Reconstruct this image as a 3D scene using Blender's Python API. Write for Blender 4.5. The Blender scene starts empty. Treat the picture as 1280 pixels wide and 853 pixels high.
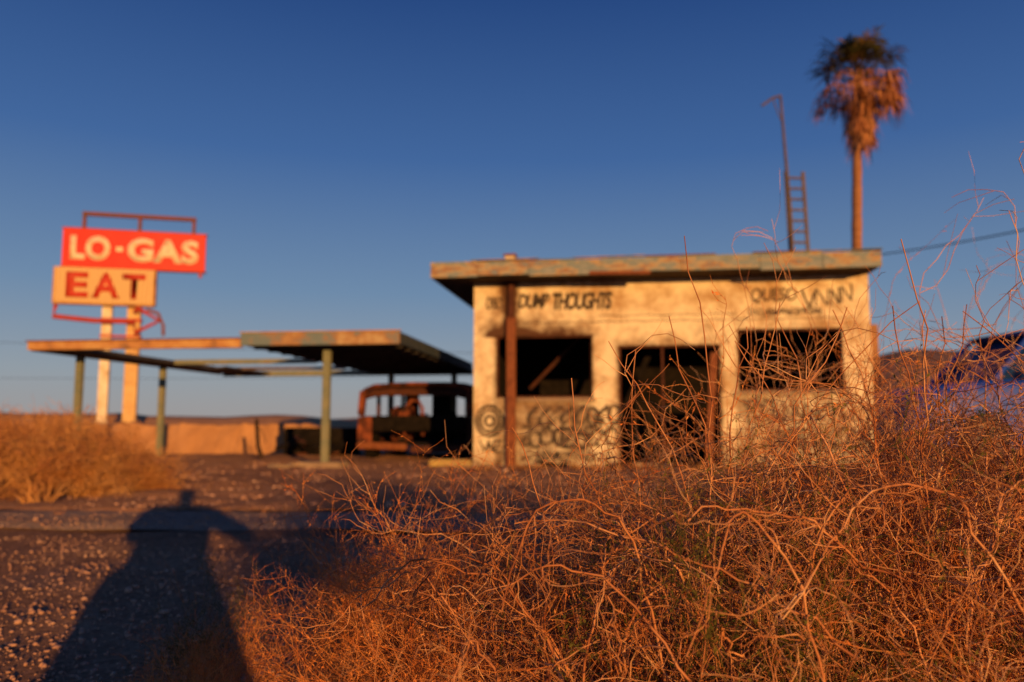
import bpy, bmesh, math, random
import numpy as np
from mathutils import Vector, Matrix, Euler
from mathutils import noise as mn
random.seed(4); rng=np.random.default_rng(11)
S=bpy.context.scene
COL=S.collection
S.view_settings.view_transform='Standard'
try: S.view_settings.look='None'
except Exception: pass
S.view_settings.exposure=0

# ------------------------------------------------------------ materials
def newmat(name):
    m=bpy.data.materials.new(name); m.use_nodes=True
    nt=m.node_tree; b=nt.nodes['Principled BSDF']
    return m,nt,b
def nmat(name,stops,scale=3.0,rough=0.8,bump=0.0,bscale=None,detail=6,metal=0.0,stretch=(1,1,1),spec=0.3,bdist=0.02):
    m,nt,b=newmat(name)
    tc=nt.nodes.new('ShaderNodeTexCoord'); mp=nt.nodes.new('ShaderNodeMapping')
    mp.inputs['Scale'].default_value=stretch
    nt.links.new(tc.outputs['Object'],mp.inputs['Vector'])
    n=nt.nodes.new('ShaderNodeTexNoise'); n.inputs['Scale'].default_value=scale; n.inputs['Detail'].default_value=detail
    n.inputs['Roughness'].default_value=0.65
    nt.links.new(mp.outputs[0],n.inputs['Vector'])
    r=nt.nodes.new('ShaderNodeValToRGB')
    el=r.color_ramp.elements
    while len(el)<len(stops): el.new(0.5)
    for e,(p,c) in zip(el,stops):
        e.position=p; e.color=(*c,1)
    nt.links.new(n.outputs['Fac'],r.inputs['Fac'])
    nt.links.new(r.outputs['Color'],b.inputs['Base Color'])
    b.inputs['Roughness'].default_value=rough; b.inputs['Metallic'].default_value=metal
    b.inputs['Specular IOR Level'].default_value=spec
    if bump>0:
        n2=nt.nodes.new('ShaderNodeTexNoise'); n2.inputs['Scale'].default_value=bscale or scale*4; n2.inputs['Detail'].default_value=5
        nt.links.new(tc.outputs['Object'],n2.inputs['Vector'])
        bp=nt.nodes.new('ShaderNodeBump'); bp.inputs['Strength'].default_value=bump; bp.inputs['Distance'].default_value=bdist
        nt.links.new(n2.outputs['Fac'],bp.inputs['Height']); nt.links.new(bp.outputs[0],b.inputs['Normal'])
    return m

M_char=nmat('charred',[(0.35,(.006,.005,.005)),(0.7,(.02,.015,.012))],6,.95,spec=.1)
M_wood=nmat('charred_wood',[(0.35,(.015,.009,.007)),(0.7,(.08,.042,.025))],9,.9)
M_rust=nmat('rust',[(0.3,(.12,.035,.016)),(0.55,(.24,.08,.032)),(0.75,(.06,.025,.016))],7,.85,.3)
M_rustdark=nmat('dark_rust',[(0.3,(.03,.012,.009)),(0.6,(.10,.032,.018)),(0.8,(.02,.012,.01))],5,.85,.3)
M_vanrust=nmat('burnt_paint_rust',[(0.38,(.02,.010,.008)),(0.50,(.14,.035,.015)),(0.62,(.30,.08,.03)),(.7,(.03,.015,.012))],3.5,.85,.3)
M_fascia=nmat('peeling_fascia',[(0.36,(.30,.31,.28)),(0.46,(.17,.23,.24)),(0.53,(.44,.34,.20)),(0.59,(.30,.15,.07)),(0.65,(.19,.25,.27))],2.4,.8,.4,stretch=(1,1,3))
M_canfas=nmat('canopy_fascia',[(0.38,(.46,.34,.18)),(0.46,(.34,.18,.08)),(0.52,(.16,.21,.22)),(0.7,(.11,.17,.20))],1.3,.75,.3)
M_canside=nmat('dark_blue_steel',[(0.35,(.03,.045,.055)),(0.7,(.06,.07,.075))],3,.8)
M_canbeam=nmat('canopy_beam_paint',[(0.38,(.56,.34,.13)),(0.55,(.46,.22,.08)),(0.7,(.2,.12,.07))],3,.8,.3)
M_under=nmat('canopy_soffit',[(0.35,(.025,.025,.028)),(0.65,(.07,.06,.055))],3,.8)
M_green=nmat('green_steel_paint',[(0.35,(.16,.19,.14)),(0.6,(.24,.24,.15)),(0.75,(.22,.12,.06))],5,.7)
M_signpost=nmat('sign_post_paint',[(0.35,(.78,.72,.58)),(0.6,(.62,.50,.32)),(0.75,(.3,.18,.1))],2.5,.6)
M_signpost2=nmat('yellow_post_paint',[(0.35,(.66,.46,.20)),(0.6,(.56,.34,.13)),(0.75,(.3,.18,.1))],2.5,.6)
M_red=nmat('red_sign_face',[(0.3,(.60,.020,.010)),(0.6,(.68,.030,.014)),(0.8,(.5,.06,.04))],1.5,.5)
M_redlet=nmat('faded_red_letters',[(0.3,(.55,.03,.012)),(0.7,(.45,.06,.03))],4,.6)
M_redtrim=nmat('red_trim',[(0.3,(.50,.035,.018)),(0.7,(.32,.06,.03))],3,.6)
M_railrust=nmat('sign_rail',[(0.3,(.20,.045,.03)),(0.7,(.12,.06,.04))],3,.7)
M_white=nmat('white_letters',[(0.3,(.80,.74,.58)),(0.55,(.74,.60,.38)),(.7,(.5,.3,.15))],5,.6)
M_steel=nmat('weathered_steel',[(0.3,(.15,.11,.095)),(0.7,(.08,.055,.045))],5,.7)
M_soil=nmat('earth_wall',[(0.3,(.36,.18,.08)),(0.7,(.52,.28,.13))],2,.95,.6,12)
M_stucco=nmat('brown_stucco',[(0.35,(.24,.12,.06)),(0.6,(.40,.21,.10)),(.75,(.10,.05,.03))],2.5,.95,.5,12)
M_conc=nmat('old_concrete',[(0.3,(.24,.17,.12)),(0.7,(.38,.28,.18))],4,.9,.3)
M_paint=nmat('graffiti_paint',[(0.4,(.02,.017,.015)),(0.7,(.16,.11,.08))],9,.8)
M_block=nmat('block_wall_paint',[(0.35,(.62,.55,.42)),(0.65,(.42,.32,.2))],2,.9,.3)
M_trunk=nmat('palm_trunk',[(0.3,(.24,.10,.045)),(0.7,(.40,.20,.09))],3,.95,.5,stretch=(1,1,4))
M_wire=nmat('black_wire',[(0.3,(.02,.02,.02)),(0.7,(.03,.03,.03))],3,.6)

M_eat,nt,b=newmat('yellowed_sign_face')
tc=nt.nodes.new('ShaderNodeTexCoord'); w=nt.nodes.new('ShaderNodeTexWave'); w.bands_direction='X'
w.inputs['Scale'].default_value=2.2; w.inputs['Distortion'].default_value=1.2; w.inputs['Detail'].default_value=2
nt.links.new(tc.outputs['Object'],w.inputs['Vector'])
r=nt.nodes.new('ShaderNodeValToRGB'); r.color_ramp.elements[0].color=(.36,.17,.04,1); r.color_ramp.elements[1].color=(.72,.52,.23,1)
r.color_ramp.elements[1].position=.7
nt.links.new(w.outputs['Fac'],r.inputs['Fac']); nt.links.new(r.outputs['Color'],b.inputs['Base Color']); b.inputs['Roughness'].default_value=.6

def wallmat():
    m,nt,b=newmat('sooty_plaster')
    tc=nt.nodes.new('ShaderNodeTexCoord')
    n=nt.nodes.new('ShaderNodeTexNoise'); n.inputs['Scale'].default_value=1.5; n.inputs['Detail'].default_value=9; n.inputs['Roughness'].default_value=.72
    nt.links.new(tc.outputs['Object'],n.inputs['Vector'])
    r=nt.nodes.new('ShaderNodeValToRGB'); e=r.color_ramp.elements
    e[0].position=.38; e[0].color=(.46,.29,.14,1); e[1].position=.55; e[1].color=(.82,.71,.48,1)
    nt.links.new(n.outputs['Fac'],r.inputs['Fac'])
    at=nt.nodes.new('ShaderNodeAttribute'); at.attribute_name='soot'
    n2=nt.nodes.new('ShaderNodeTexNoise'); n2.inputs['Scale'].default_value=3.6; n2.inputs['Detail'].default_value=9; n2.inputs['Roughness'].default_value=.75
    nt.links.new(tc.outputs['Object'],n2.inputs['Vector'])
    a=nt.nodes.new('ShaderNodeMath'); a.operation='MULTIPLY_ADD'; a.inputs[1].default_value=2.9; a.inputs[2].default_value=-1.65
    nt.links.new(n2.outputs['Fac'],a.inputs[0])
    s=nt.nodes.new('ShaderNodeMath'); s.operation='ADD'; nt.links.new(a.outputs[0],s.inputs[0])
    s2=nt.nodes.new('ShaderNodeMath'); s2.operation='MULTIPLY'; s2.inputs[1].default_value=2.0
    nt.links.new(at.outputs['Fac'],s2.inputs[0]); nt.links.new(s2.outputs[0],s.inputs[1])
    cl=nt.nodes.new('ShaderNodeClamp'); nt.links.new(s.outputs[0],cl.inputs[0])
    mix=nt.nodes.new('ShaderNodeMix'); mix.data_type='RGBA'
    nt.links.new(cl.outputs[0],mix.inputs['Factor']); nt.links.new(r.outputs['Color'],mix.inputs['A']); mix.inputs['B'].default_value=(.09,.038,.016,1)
    nt.links.new(mix.outputs['Result'],b.inputs['Base Color']); b.inputs['Roughness'].default_value=.9
    bp=nt.nodes.new('ShaderNodeBump'); bp.inputs['Strength'].default_value=.35; bp.inputs['Distance'].default_value=.03
    nt.links.new(n2.outputs['Fac'],bp.inputs['Height']); nt.links.new(bp.outputs[0],b.inputs['Normal'])
    return m
M_wall=wallmat()

def twigmat(name,c1,c2,c3,sc=9):
    m,nt,b=newmat(name)
    tc=nt.nodes.new('ShaderNodeTexCoord')
    n=nt.nodes.new('ShaderNodeTexNoise'); n.inputs['Scale'].default_value=sc; n.inputs['Detail'].default_value=4
    nt.links.new(tc.outputs['Object'],n.inputs['Vector'])
    r=nt.nodes.new('ShaderNodeValToRGB'); e=r.color_ramp.elements; e.new(.5)
    for k,(p,c) in enumerate([(.35,c1),(.5,c2),(.65,c3)]): e[k].position=p; e[k].color=(*c,1)
    nt.links.new(n.outputs['Fac'],r.inputs['Fac'])
    nt.links.new(r.outputs['Color'],b.inputs['Base Color']); b.inputs['Roughness'].default_value=.75; b.inputs['Specular IOR Level'].default_value=.2
    return m
M_twig=twigmat('dry_twig',(.26,.085,.035),(.48,.19,.075),(.64,.32,.15))
M_twigpale=twigmat('pale_twig',(.46,.17,.065),(.66,.31,.135),(.78,.47,.25))
M_leaf=twigmat('dry_orange_leaf',(.54,.14,.03),(.68,.24,.06),(.72,.32,.10))
M_greenleaf=twigmat('olive_leaf',(.05,.055,.012),(.11,.10,.018),(.2,.13,.03))
M_straw=twigmat('straw',(.38,.15,.05),(.52,.25,.08),(.60,.33,.12),2)
M_palmgreen=twigmat('palm_frond_green',(.035,.04,.012),(.06,.06,.018),(.14,.08,.03),2)
M_palmdry=twigmat('palm_frond_dry',(.26,.09,.035),(.42,.17,.07),(.55,.27,.12),2)

# ------------------------------------------------------------ helpers
def empty(name,loc=(0,0,0),rz=0):
    o=bpy.data.objects.new(name,None); COL.objects.link(o); o.location=loc; o.rotation_euler[2]=rz; return o
def mobj(name,verts,faces,mat,parent=None,smooth=False):
    me=bpy.data.meshes.new(name); me.from_pydata([tuple(v) for v in verts],[],faces); me.update()
    o=bpy.data.objects.new(name,me); COL.objects.link(o)
    me.materials.append(mat)
    if smooth: me.shade_smooth()
    if parent: o.parent=parent
    return o
def box(name,lo,hi,mat,parent=None,bevel=0.0,rot=None):
    bm=bmesh.new(); bmesh.ops.create_cube(bm,size=1)
    c=[(a+b_)/2 for a,b_ in zip(lo,hi)]; s=[abs(b_-a) for a,b_ in zip(lo,hi)]
    for v in bm.verts: v.co=Vector((v.co.x*s[0],v.co.y*s[1],v.co.z*s[2]))
    if bevel>0: bmesh.ops.bevel(bm,geom=list(bm.edges),offset=bevel,segments=2,affect='EDGES')
    if rot:
        R=Euler(rot).to_matrix()
        for v in bm.verts: v.co=R@v.co
    for v in bm.verts: v.co+=Vector(c)
    me=bpy.data.meshes.new(name); bm.to_mesh(me); bm.free(); me.materials.append(mat)
    o=bpy.data.objects.new(name,me); COL.objects.link(o)
    if parent: o.parent=parent
    return o
def disc(name,par,c,r,dep,mat,axis='x'):
    bm=bmesh.new(); bmesh.ops.create_cone(bm,cap_ends=True,segments=26,radius1=r,radius2=r,depth=dep)
    for v in bm.verts:
        v.co=Vector((v.co.z+c[0],v.co.x+c[1],v.co.y+c[2])) if axis=='x' else Vector((v.co.x+c[0],v.co.z+c[1],v.co.y+c[2]))
    me=bpy.data.meshes.new(name); bm.to_mesh(me); bm.free(); me.materials.append(mat)
    o=bpy.data.objects.new(name,me); COL.objects.link(o); o.parent=par; return o
def tube(name,pts,rad,mat,parent=None,sides=10,closed=False):
    n=len(pts); V=[];F=[]
    pts=[Vector(p) for p in pts]
    rads=rad if isinstance(rad,(list,tuple)) else [rad]*n
    for i,p in enumerate(pts):
        t=pts[min(i+1,n-1)]-pts[max(i-1,0)]
        t.normalize()
        up=Vector((0,0,1)) if abs(t.z)<.9 else Vector((0,1,0))
        a=t.cross(up).normalized(); b_=t.cross(a).normalized()
        for k in range(sides):
            an=2*math.pi*k/sides
            V.append(p+(a*math.cos(an)+b_*math.sin(an))*rads[i])
    for i in range(n-1):
        j=i+1
        for k in range(sides):
            k2=(k+1)%sides
            F.append((i*sides+k,i*sides+k2,j*sides+k2,j*sides+k))
    F.append(tuple(range(sides))[::-1]); F.append(tuple((n-1)*sides+k for k in range(sides)))
    return mobj(name,V,F,mat,parent)
def textmesh(name,body,x0,x1,z0,z1,y,mat,parent,bold=.03,extr=.01,shear=0,space=1.0):
    cu=bpy.data.curves.new('t','FONT'); cu.body=body; cu.size=1; cu.offset=bold; cu.extrude=0; cu.shear=shear; cu.space_character=space
    o=bpy.data.objects.new('t',cu); COL.objects.link(o)
    bpy.context.view_layer.update()
    dg=bpy.context.evaluated_depsgraph_get()
    me=bpy.data.meshes.new_from_object(o.evaluated_get(dg))
    bpy.data.objects.remove(o)
    co=np.array([v.co[:] for v in me.vertices])
    mn_=co.min(0); mx=co.max(0)
    for v in me.vertices:
        a=(v.co.x-mn_[0])/(mx[0]-mn_[0]); c=(v.co.y-mn_[1])/(mx[1]-mn_[1])
        v.co=(x0+a*(x1-x0),y,z0+c*(z1-z0))
    me.materials.clear(); me.materials.append(mat)
    ob=bpy.data.objects.new(name,me); COL.objects.link(ob); ob.parent=parent
    sm=ob.modifiers.new('s','SOLIDIFY'); sm.thickness=extr; sm.offset=0
    return ob
def npmesh(name,V,F,mats,matidx=None):
    me=bpy.data.meshes.new(name)
    me.vertices.add(len(V)); me.vertices.foreach_set('co',np.asarray(V,dtype=np.float32).ravel())
    loops=np.concatenate([f.ravel() for f in F]); sizes=np.concatenate([np.full(len(f),f.shape[1]) for f in F])
    me.loops.add(len(loops)); me.loops.foreach_set('vertex_index',loops.astype(np.int32))
    me.polygons.add(len(sizes)); st=np.concatenate([[0],np.cumsum(sizes)[:-1]])
    me.polygons.foreach_set('loop_start',st.astype(np.int32)); me.polygons.foreach_set('loop_total',sizes.astype(np.int32))
    for m in mats: me.materials.append(m)
    if matidx is not None: me.polygons.foreach_set('material_index',matidx.astype(np.int32))
    me.update(calc_edges=True); me.validate()
    return me
def norm(a): return a/np.maximum(np.linalg.norm(a,axis=-1,keepdims=True),1e-9)

def march(st,d,L,r,n,curl,trop,tip=.35):
    N=len(st); P=np.zeros((N,n+1,3)); P[:,0]=st; D=np.zeros((N,n+1,3)); D[:,0]=norm(d)
    cur=norm(d); bias=rng.normal(size=(N,3))*curl*.6
    for i in range(n):
        cur=norm(cur+rng.normal(size=(N,3))*curl+bias+np.array([0,0,trop]))
        P[:,i+1]=P[:,i]+cur*(L/n)[:,None]; D[:,i+1]=cur
    R=r[:,None]*np.linspace(1,tip,n+1)[None]
    return P,D,R
def children(P,D,R,k,ang,lenr,Lpar,tmin=.15,rr=.6):
    N,n1,_=P.shape
    idx=rng.integers(max(1,int(tmin*n1)),n1,size=(N,k)); f=rng.random((N,k))
    ii=np.arange(N)[:,None]
    p0=P[ii,idx-1]; p1=P[ii,idx]; st=p0+(p1-p0)*f[...,None]
    d=D[ii,idx]; rd=norm(rng.normal(size=(N,k,3)))
    side=norm(np.cross(d,rd)); a=rng.uniform(*ang,size=(N,k))[...,None]
    dd=d*np.cos(a)+side*np.sin(a)
    L=rng.uniform(*lenr,size=(N,k))*Lpar[:,None]
    r=R[ii,idx]*rr
    return st.reshape(-1,3),dd.reshape(-1,3),L.ravel(),r.ravel()
class Acc:
    def __init__(s): s.V=[];s.F=[];s.M=[];s.n=0
    def add(s,V,F,m):
        s.V.append(V); s.F.append(F+s.n); s.M.append(np.full(len(F),m)); s.n+=len(V)
    def mesh(s,name,mats):
        return npmesh(name,np.concatenate(s.V),s.F,mats,np.concatenate(s.M))
def tubes(acc,P,R,m,sides=3):
    N,n1,_=P.shape
    T=np.zeros_like(P); T[:,1:-1]=P[:,2:]-P[:,:-2]; T[:,0]=P[:,1]-P[:,0]; T[:,-1]=P[:,-1]-P[:,-2]; T=norm(T)
    ref=norm(rng.normal(size=(N,1,3))); A=norm(np.cross(T,np.broadcast_to(ref,T.shape))); B=np.cross(T,A)
    an=2*np.pi*np.arange(sides)/sides
    V=P[:,:,None,:]+R[:,:,None,None]*(A[:,:,None,:]*np.cos(an)[:,None]+B[:,:,None,:]*np.sin(an)[:,None])
    base=(np.arange(N)[:,None,None]*n1+np.arange(n1-1)[None,:,None])*sides
    k=np.arange(sides)[None,None,:]; k2=(k+1)%sides
    F=np.stack([base+k,base+k2,base+sides+k2,base+sides+k],-1).reshape(-1,4)
    acc.add(V.reshape(-1,3),F,m)
def leaves(acc,P,D,k,size,m,ang=(.4,.95),w=.13):
    N,n1,_=P.shape
    idx=rng.integers(1,n1,size=(N,k)); f=rng.random((N,k))[...,None]; ii=np.arange(N)[:,None]
    st=P[ii,idx-1]+(P[ii,idx]-P[ii,idx-1])*f
    d=D[ii,idx]; side=norm(np.cross(d,rng.normal(size=(N,k,3)))); a=rng.uniform(*ang,size=(N,k))[...,None]
    ld=d*np.cos(a)+side*np.sin(a); wd=norm(np.cross(ld,rng.normal(size=(N,k,3))))
    L=rng.uniform(.6,1.3,size=(N,k,1))*size
    V=np.stack([st,st+ld*L*.5+wd*L*w,st+ld*L,st+ld*L*.5-wd*L*w],2).reshape(-1,3)
    F=np.arange(len(V)).reshape(-1,4)
    acc.add(V,F,m)

def tangle(name,stems=46,L0=.85,leafy=0,spread=1.0,curl=.22,r0=.0048,k=(6,5,3),trop=.02,mats=None,lsize=.014,rmin=.0014,elr=(.25,1.0),lw=.13):
    a=Acc()
    th=rng.uniform(0,2*np.pi,stems); el=rng.uniform(*elr,stems)*math.pi/2
    d=np.stack([np.cos(th)*np.cos(el)*spread,np.sin(th)*np.cos(el)*spread,np.sin(el)],-1)
    st=np.stack([np.cos(th),np.sin(th),0*th],-1)*rng.uniform(0,.14,stems)[:,None]
    L=L0*rng.uniform(.55,1.1,stems); r=r0*rng.uniform(.6,1.2,stems)
    P,D,R=march(st,d,L,r,11,curl,trop); tubes(a,P,R,0,4)
    s1,d1,l1,r1=children(P,D,R,k[0],(.4,1.4),(.35,.75),L,.2,.62)
    P1,D1,R1=march(s1,d1,l1,np.maximum(r1,rmin*1.2),10,curl*1.1,trop,.5); tubes(a,P1,R1,0,3)
    s2,d2,l2,r2=children(P1,D1,R1,k[1],(.4,1.4),(.3,.7),l1,.15,.7)
    P2,D2,R2=march(s2,d2,l2,np.maximum(r2,rmin),7,curl*1.25,trop,.6); tubes(a,P2,R2,1,3)
    s3,d3,l3,r3=children(P2,D2,R2,k[2],(.4,1.2),(.3,.6),l2,.15,.8)
    P3,D3,R3=march(s3,d3,l3,np.maximum(r3,rmin*.7),3,curl,trop,.6); tubes(a,P3,R3,1,3)
    if leafy:
        leaves(a,P3,D3,leafy,lsize,2,w=lw); leaves(a,P2,D2,leafy*2,lsize,2,w=lw)
    return a.mesh(name,mats or [M_twig,M_twigpale,M_leaf])

T=[tangle('tangle_mesh_%d'%i,stems=36,curl=.30,k=(6,5,2)) for i in range(3)]
Lf=[tangle('leafy_mesh_%d'%i,stems=40,leafy=3,spread=.85,curl=.14,trop=.05,k=(6,4,2),rmin=.0012,mats=[M_twig,M_leaf,M_leaf]) for i in range(2)]
Gf=tangle('green_mesh',stems=26,leafy=4,spread=.8,curl=.12,trop=.06,k=(5,4,3),rmin=.0012,mats=[M_twig,M_greenleaf,M_greenleaf],lw=.2)
Far=tangle('far_shrub_mesh',stems=34,leafy=3,spread=.9,curl=.2,r0=.006,k=(6,4,2),mats=[M_straw,M_straw,M_straw],lsize=.035,rmin=.002)

def inst(name,me,x,y,s,sz=None,z=-.02,rz=None):
    o=bpy.data.objects.new(name,me); COL.objects.link(o)
    o.location=(x,y,z); o.scale=(s,s,sz or s); o.rotation_euler=(random.uniform(-.08,.08),random.uniform(-.08,.08),random.uniform(0,6.28) if rz is None else rz)
    return o

for i,(x,y,s,sz) in enumerate([
    (.22,1.38,.55,.50),(.58,1.32,.64,.60),(.98,1.42,.78,.80),(1.35,1.6,.95,.95),
    (.02,1.85,.56,.50),(.38,1.9,.68,.68),(.78,1.85,.80,.90),(1.12,1.95,.95,1.02),(1.55,2.1,1.05,1.05),
    (.25,2.4,.72,.66),(.64,2.4,.85,.96),(1.10,2.5,1.0,1.12),(1.75,2.8,1.15,1.12),(2.3,3.1,1.2,1.1),(1.5,3.4,1.0,1.1),(2.2,2.4,1.0,1.0),(1.3,1.85,.85,1.0),(.92,2.1,.85,1.05)]):
    inst('dry_bush',T[i%3],x,y,s,sz)
for i,(x,y,s,sz) in enumerate([(-.80,2.05,.28,.32),(-.64,1.85,.24,.28),(-.38,1.98,.40,.50),(-.22,2.35,.56,.56),(-.10,1.65,.44,.48),(.14,2.15,.60,.60),(-.46,2.45,.36,.44),(-.25,2.0,.44,.52),
    (.3,1.6,.5,.48),(.9,1.65,.6,.66),(1.3,2.3,.9,.95),(.7,2.2,.7,.78)]):
    inst('leafy_desert_shrub',Lf[i%2],x,y,s,sz)
for (x,y,s,sz) in [(.42,1.40,.52,.66),(.55,1.46,.42,.55),(-.86,2.3,.26,.32)]:
    inst('green_desert_shrub',Gf,x,y,s,sz)

# tall whips rising out of the bush
a=Acc()
tips=[(.30,1.62,.2,.345,1.13),(.55,1.7,.3,.34,.98),(.78,1.6,.3,.78,1.12),(1.0,1.9,.3,1.05,1.02),(.5,1.6,.3,.66,.98),(.6,1.7,.3,.85,1.0),(1.2,1.9,.4,1.15,1.0),
      (1.3,1.9,.4,1.3,.98),(.2,1.6,.2,.12,.84),(.75,1.9,.3,.62,1.0),(.9,1.8,.3,1.0,1.0),(1.2,1.8,.5,1.02,1.0),(.1,1.7,.2,.0,.74),(.45,1.7,.3,.50,.95),(.3,1.8,.2,.28,.92),(.7,1.7,.3,.72,1.0),(.85,1.75,.3,.92,1.0),
      (.4,1.75,.3,.55,1.0),(.3,1.65,.3,.20,.92),(.6,1.65,.3,.45,.92),(.9,1.7,.3,.80,1.0)]
for q,(x0,y0,z0,x1,z1) in enumerate(tips):
    n=14; t=np.linspace(0,1,n+1); bow=rng.normal()*.06
    X=x0+(x1-x0)*t**1.3+np.sin(t*3.1)*bow; Z=z0+(z1-z0)*t; Y=y0+rng.normal()*.06*t
    W=np.cumsum(rng.normal(size=(n+1,3))*.007,0); W=W-t[:,None]*W[-1]*.9
    P=np.stack([X,Y+0*t,Z],-1)+W
    P=P[None]; D=norm(np.gradient(P,axis=1)); R=np.linspace(.0028,.0011,n+1)[None]
    tubes(a,P,R,1,4)
    s1,d1,l1,r1=children(P[:,:11],D[:,:11],R[:,:11],6,(.6,1.4),(.12,.30),np.array([z1-z0]),.15,.75)
    P1,D1,R1=march(s1,d1,l1,np.maximum(r1,.0011),9,.30,-.03); tubes(a,P1,R1,1,3)
    s2,d2,l2,r2=children(P1,D1,R1,3,(.4,1.2),(.2,.6),l1,.2,.8)
    P2,D2,R2=march(s2,d2,l2,np.maximum(r2,.0009),5,.3,.0); tubes(a,P2,R2,1,3)
for k in range(150):
    x0=rng.uniform(0,1.7); y0=rng.uniform(1.2,2.1); h=rng.uniform(.1,.45); dx=rng.uniform(-.5,.5)
    n=18; t=np.linspace(0,1,n+1); top=rng.uniform(.30,.60)+.38*max(0,x0-.2)
    top=min(top,.9)
    P=np.stack([x0+dx*t,y0+rng.normal()*.15*t,h+(top-h)*np.sin(t*rng.uniform(1.7,2.8))],-1)+np.cumsum(rng.normal(size=(n+1,3))*.007,0)
    P=P[None]; D=norm(np.gradient(P,axis=1)); R=np.linspace(.0028,.0013,n+1)[None]
    tubes(a,P,R,0 if k%3==0 else 1,4)
    s1,d1,l1,r1=children(P,D,R,8,(.5,1.4),(.15,.55),np.array([.5]),.1,.65)
    P1,D1,R1=march(s1,d1,l1,np.maximum(r1,.0012),8,.33,-.02); tubes(a,P1,R1,1 if k%2 else 0,3)
    s2,d2,l2,r2=children(P1,D1,R1,3,(.4,1.3),(.2,.6),l1,.1,.8)
    P2,D2,R2=march(s2,d2,l2,np.maximum(r2,.0010),5,.3,.0); tubes(a,P2,R2,0 if k%3==0 else 1,3)
me=a.mesh('whips',[M_twigpale,M_twig])
o=bpy.data.objects.new('tall_dry_weed',me); COL.objects.link(o)

# ------------------------------------------------------------ ground
def groundmat(name,stops,sc,bs,bd,vs=45,vo=.35):
    m,nt,b=newmat(name)
    tc=nt.nodes.new('ShaderNodeTexCoord')
    n=nt.nodes.new('ShaderNodeTexNoise'); n.inputs['Scale'].default_value=sc; n.inputs['Detail'].default_value=8; n.inputs['Roughness'].default_value=.6
    nt.links.new(tc.outputs['Object'],n.inputs['Vector'])
    r=nt.nodes.new('ShaderNodeValToRGB'); el=r.color_ramp.elements
    while len(el)<len(stops): el.new(.5)
    for e,(p,c) in zip(el,stops): e.position=p; e.color=(*c,1)
    nt.links.new(n.outputs['Fac'],r.inputs['Fac'])
    v=nt.nodes.new('ShaderNodeTexVoronoi'); v.inputs['Scale'].default_value=vs
    nt.links.new(tc.outputs['Object'],v.inputs['Vector'])
    mx=nt.nodes.new('ShaderNodeMix'); mx.data_type='RGBA'; mx.blend_type='OVERLAY'; mx.inputs['Factor'].default_value=vo
    nt.links.new(r.outputs['Color'],mx.inputs['A']); 
    bw=nt.nodes.new('ShaderNodeRGBToBW'); nt.links.new(v.outputs['Color'],bw.inputs[0]); nt.links.new(bw.outputs[0],mx.inputs['B'])
    nt.links.new(mx.outputs['Result'],b.inputs['Base Color']); b.inputs['Roughness'].default_value=.95; b.inputs['Specular IOR Level'].default_value=.05
    if 'Diffuse Roughness' in b.inputs: b.inputs['Diffuse Roughness'].default_value=1.0
    n2=nt.nodes.new('ShaderNodeTexNoise'); n2.inputs['Scale'].default_value=bs; n2.inputs['Detail'].default_value=7; n2.inputs['Roughness'].default_value=.75
    nt.links.new(tc.outputs['Object'],n2.inputs['Vector'])
    bp=nt.nodes.new('ShaderNodeBump'); bp.inputs['Strength'].default_value=1; bp.inputs['Distance'].default_value=bd
    nt.links.new(n2.outputs['Fac'],bp.inputs['Height']); nt.links.new(bp.outputs[0],b.inputs['Normal'])
    return m
M_ground=groundmat('desert_gravel',[(.35,(.30,.16,.11)),(.5,(.45,.26,.17)),(.65,(.58,.36,.24))],.8,20,.10)
M_lot=groundmat('sandy_asphalt',[(.34,(.42,.23,.15)),(.46,(.62,.34,.20)),(.58,(.72,.41,.24))],.45,7,.36,30,.2)
M_road=groundmat('bleached_asphalt',[(.35,(.40,.30,.25)),(.65,(.52,.40,.33))],1.2,22,.10,45,.2)
def axis(lim,near,step):
    a=list(np.arange(-near,near+1e-6,step)); x=near; s=step
    while x<lim:
        s*=1.35; x+=s; a.append(x); a.insert(0,-x)
    return np.array(a)
gx=axis(4000,12,.2); gy=axis(4000,14,.2)+6
V=[];F=[]
for j,y in enumerate(gy):
    for i,x in enumerate(gx):
        z=0
        r=math.hypot(x,y)
        if r<40: z=mn.noise(Vector((x*.8,y*.8,0)))*.035+mn.noise(Vector((x*2.6,y*2.6,3)))*.02
        V.append((x,y,z-.03))
nx=len(gx)
for j in range(len(gy)-1):
    for i in range(nx-1): F.append((j*nx+i,j*nx+i+1,(j+1)*nx+i+1,(j+1)*nx+i))
mobj('ground',V,F,M_ground,smooth=True)
def strip(name,x0,x1,fy0,fy1,zb,mat,rows=26,step=.25,amp=.012):
    xs=np.arange(x0,x1,step); V=[];F=[]
    for x in xs:
        a0=fy0(x);a1=fy1(x)
        for j in range(rows+1):
            y=a0+(a1-a0)*j/rows; V.append((x,y,zb+amp*mn.noise(Vector((x*1.7,y*1.7,8)))+amp*.7*mn.noise(Vector((x*4,y*4,2)))-(.03 if j in(0,rows) else 0)))
    for i in range(len(xs)-1):
        for j in range(rows):
            q=i*(rows+1)+j; F.append((q,q+rows+1,q+rows+2,q+1))
    return mobj(name,V,F,mat,smooth=True)
strip('forecourt_pavement',-16,9,lambda x:7.0+.35*mn.noise(Vector((x*.7,0,0)))+.15*mn.noise(Vector((x*3,0,0))),lambda x:19.5+.5*mn.noise(Vector((x*.5,4,0))),.030,M_lot,100,.15,.034)
strip('road',-20,3,lambda x:5.85-.03*x+.16*mn.noise(Vector((x*1.1,5,0))),lambda x:6.85-.03*x+.12*mn.noise(Vector((x*.9,7,0))),.014,M_road,10)

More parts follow.
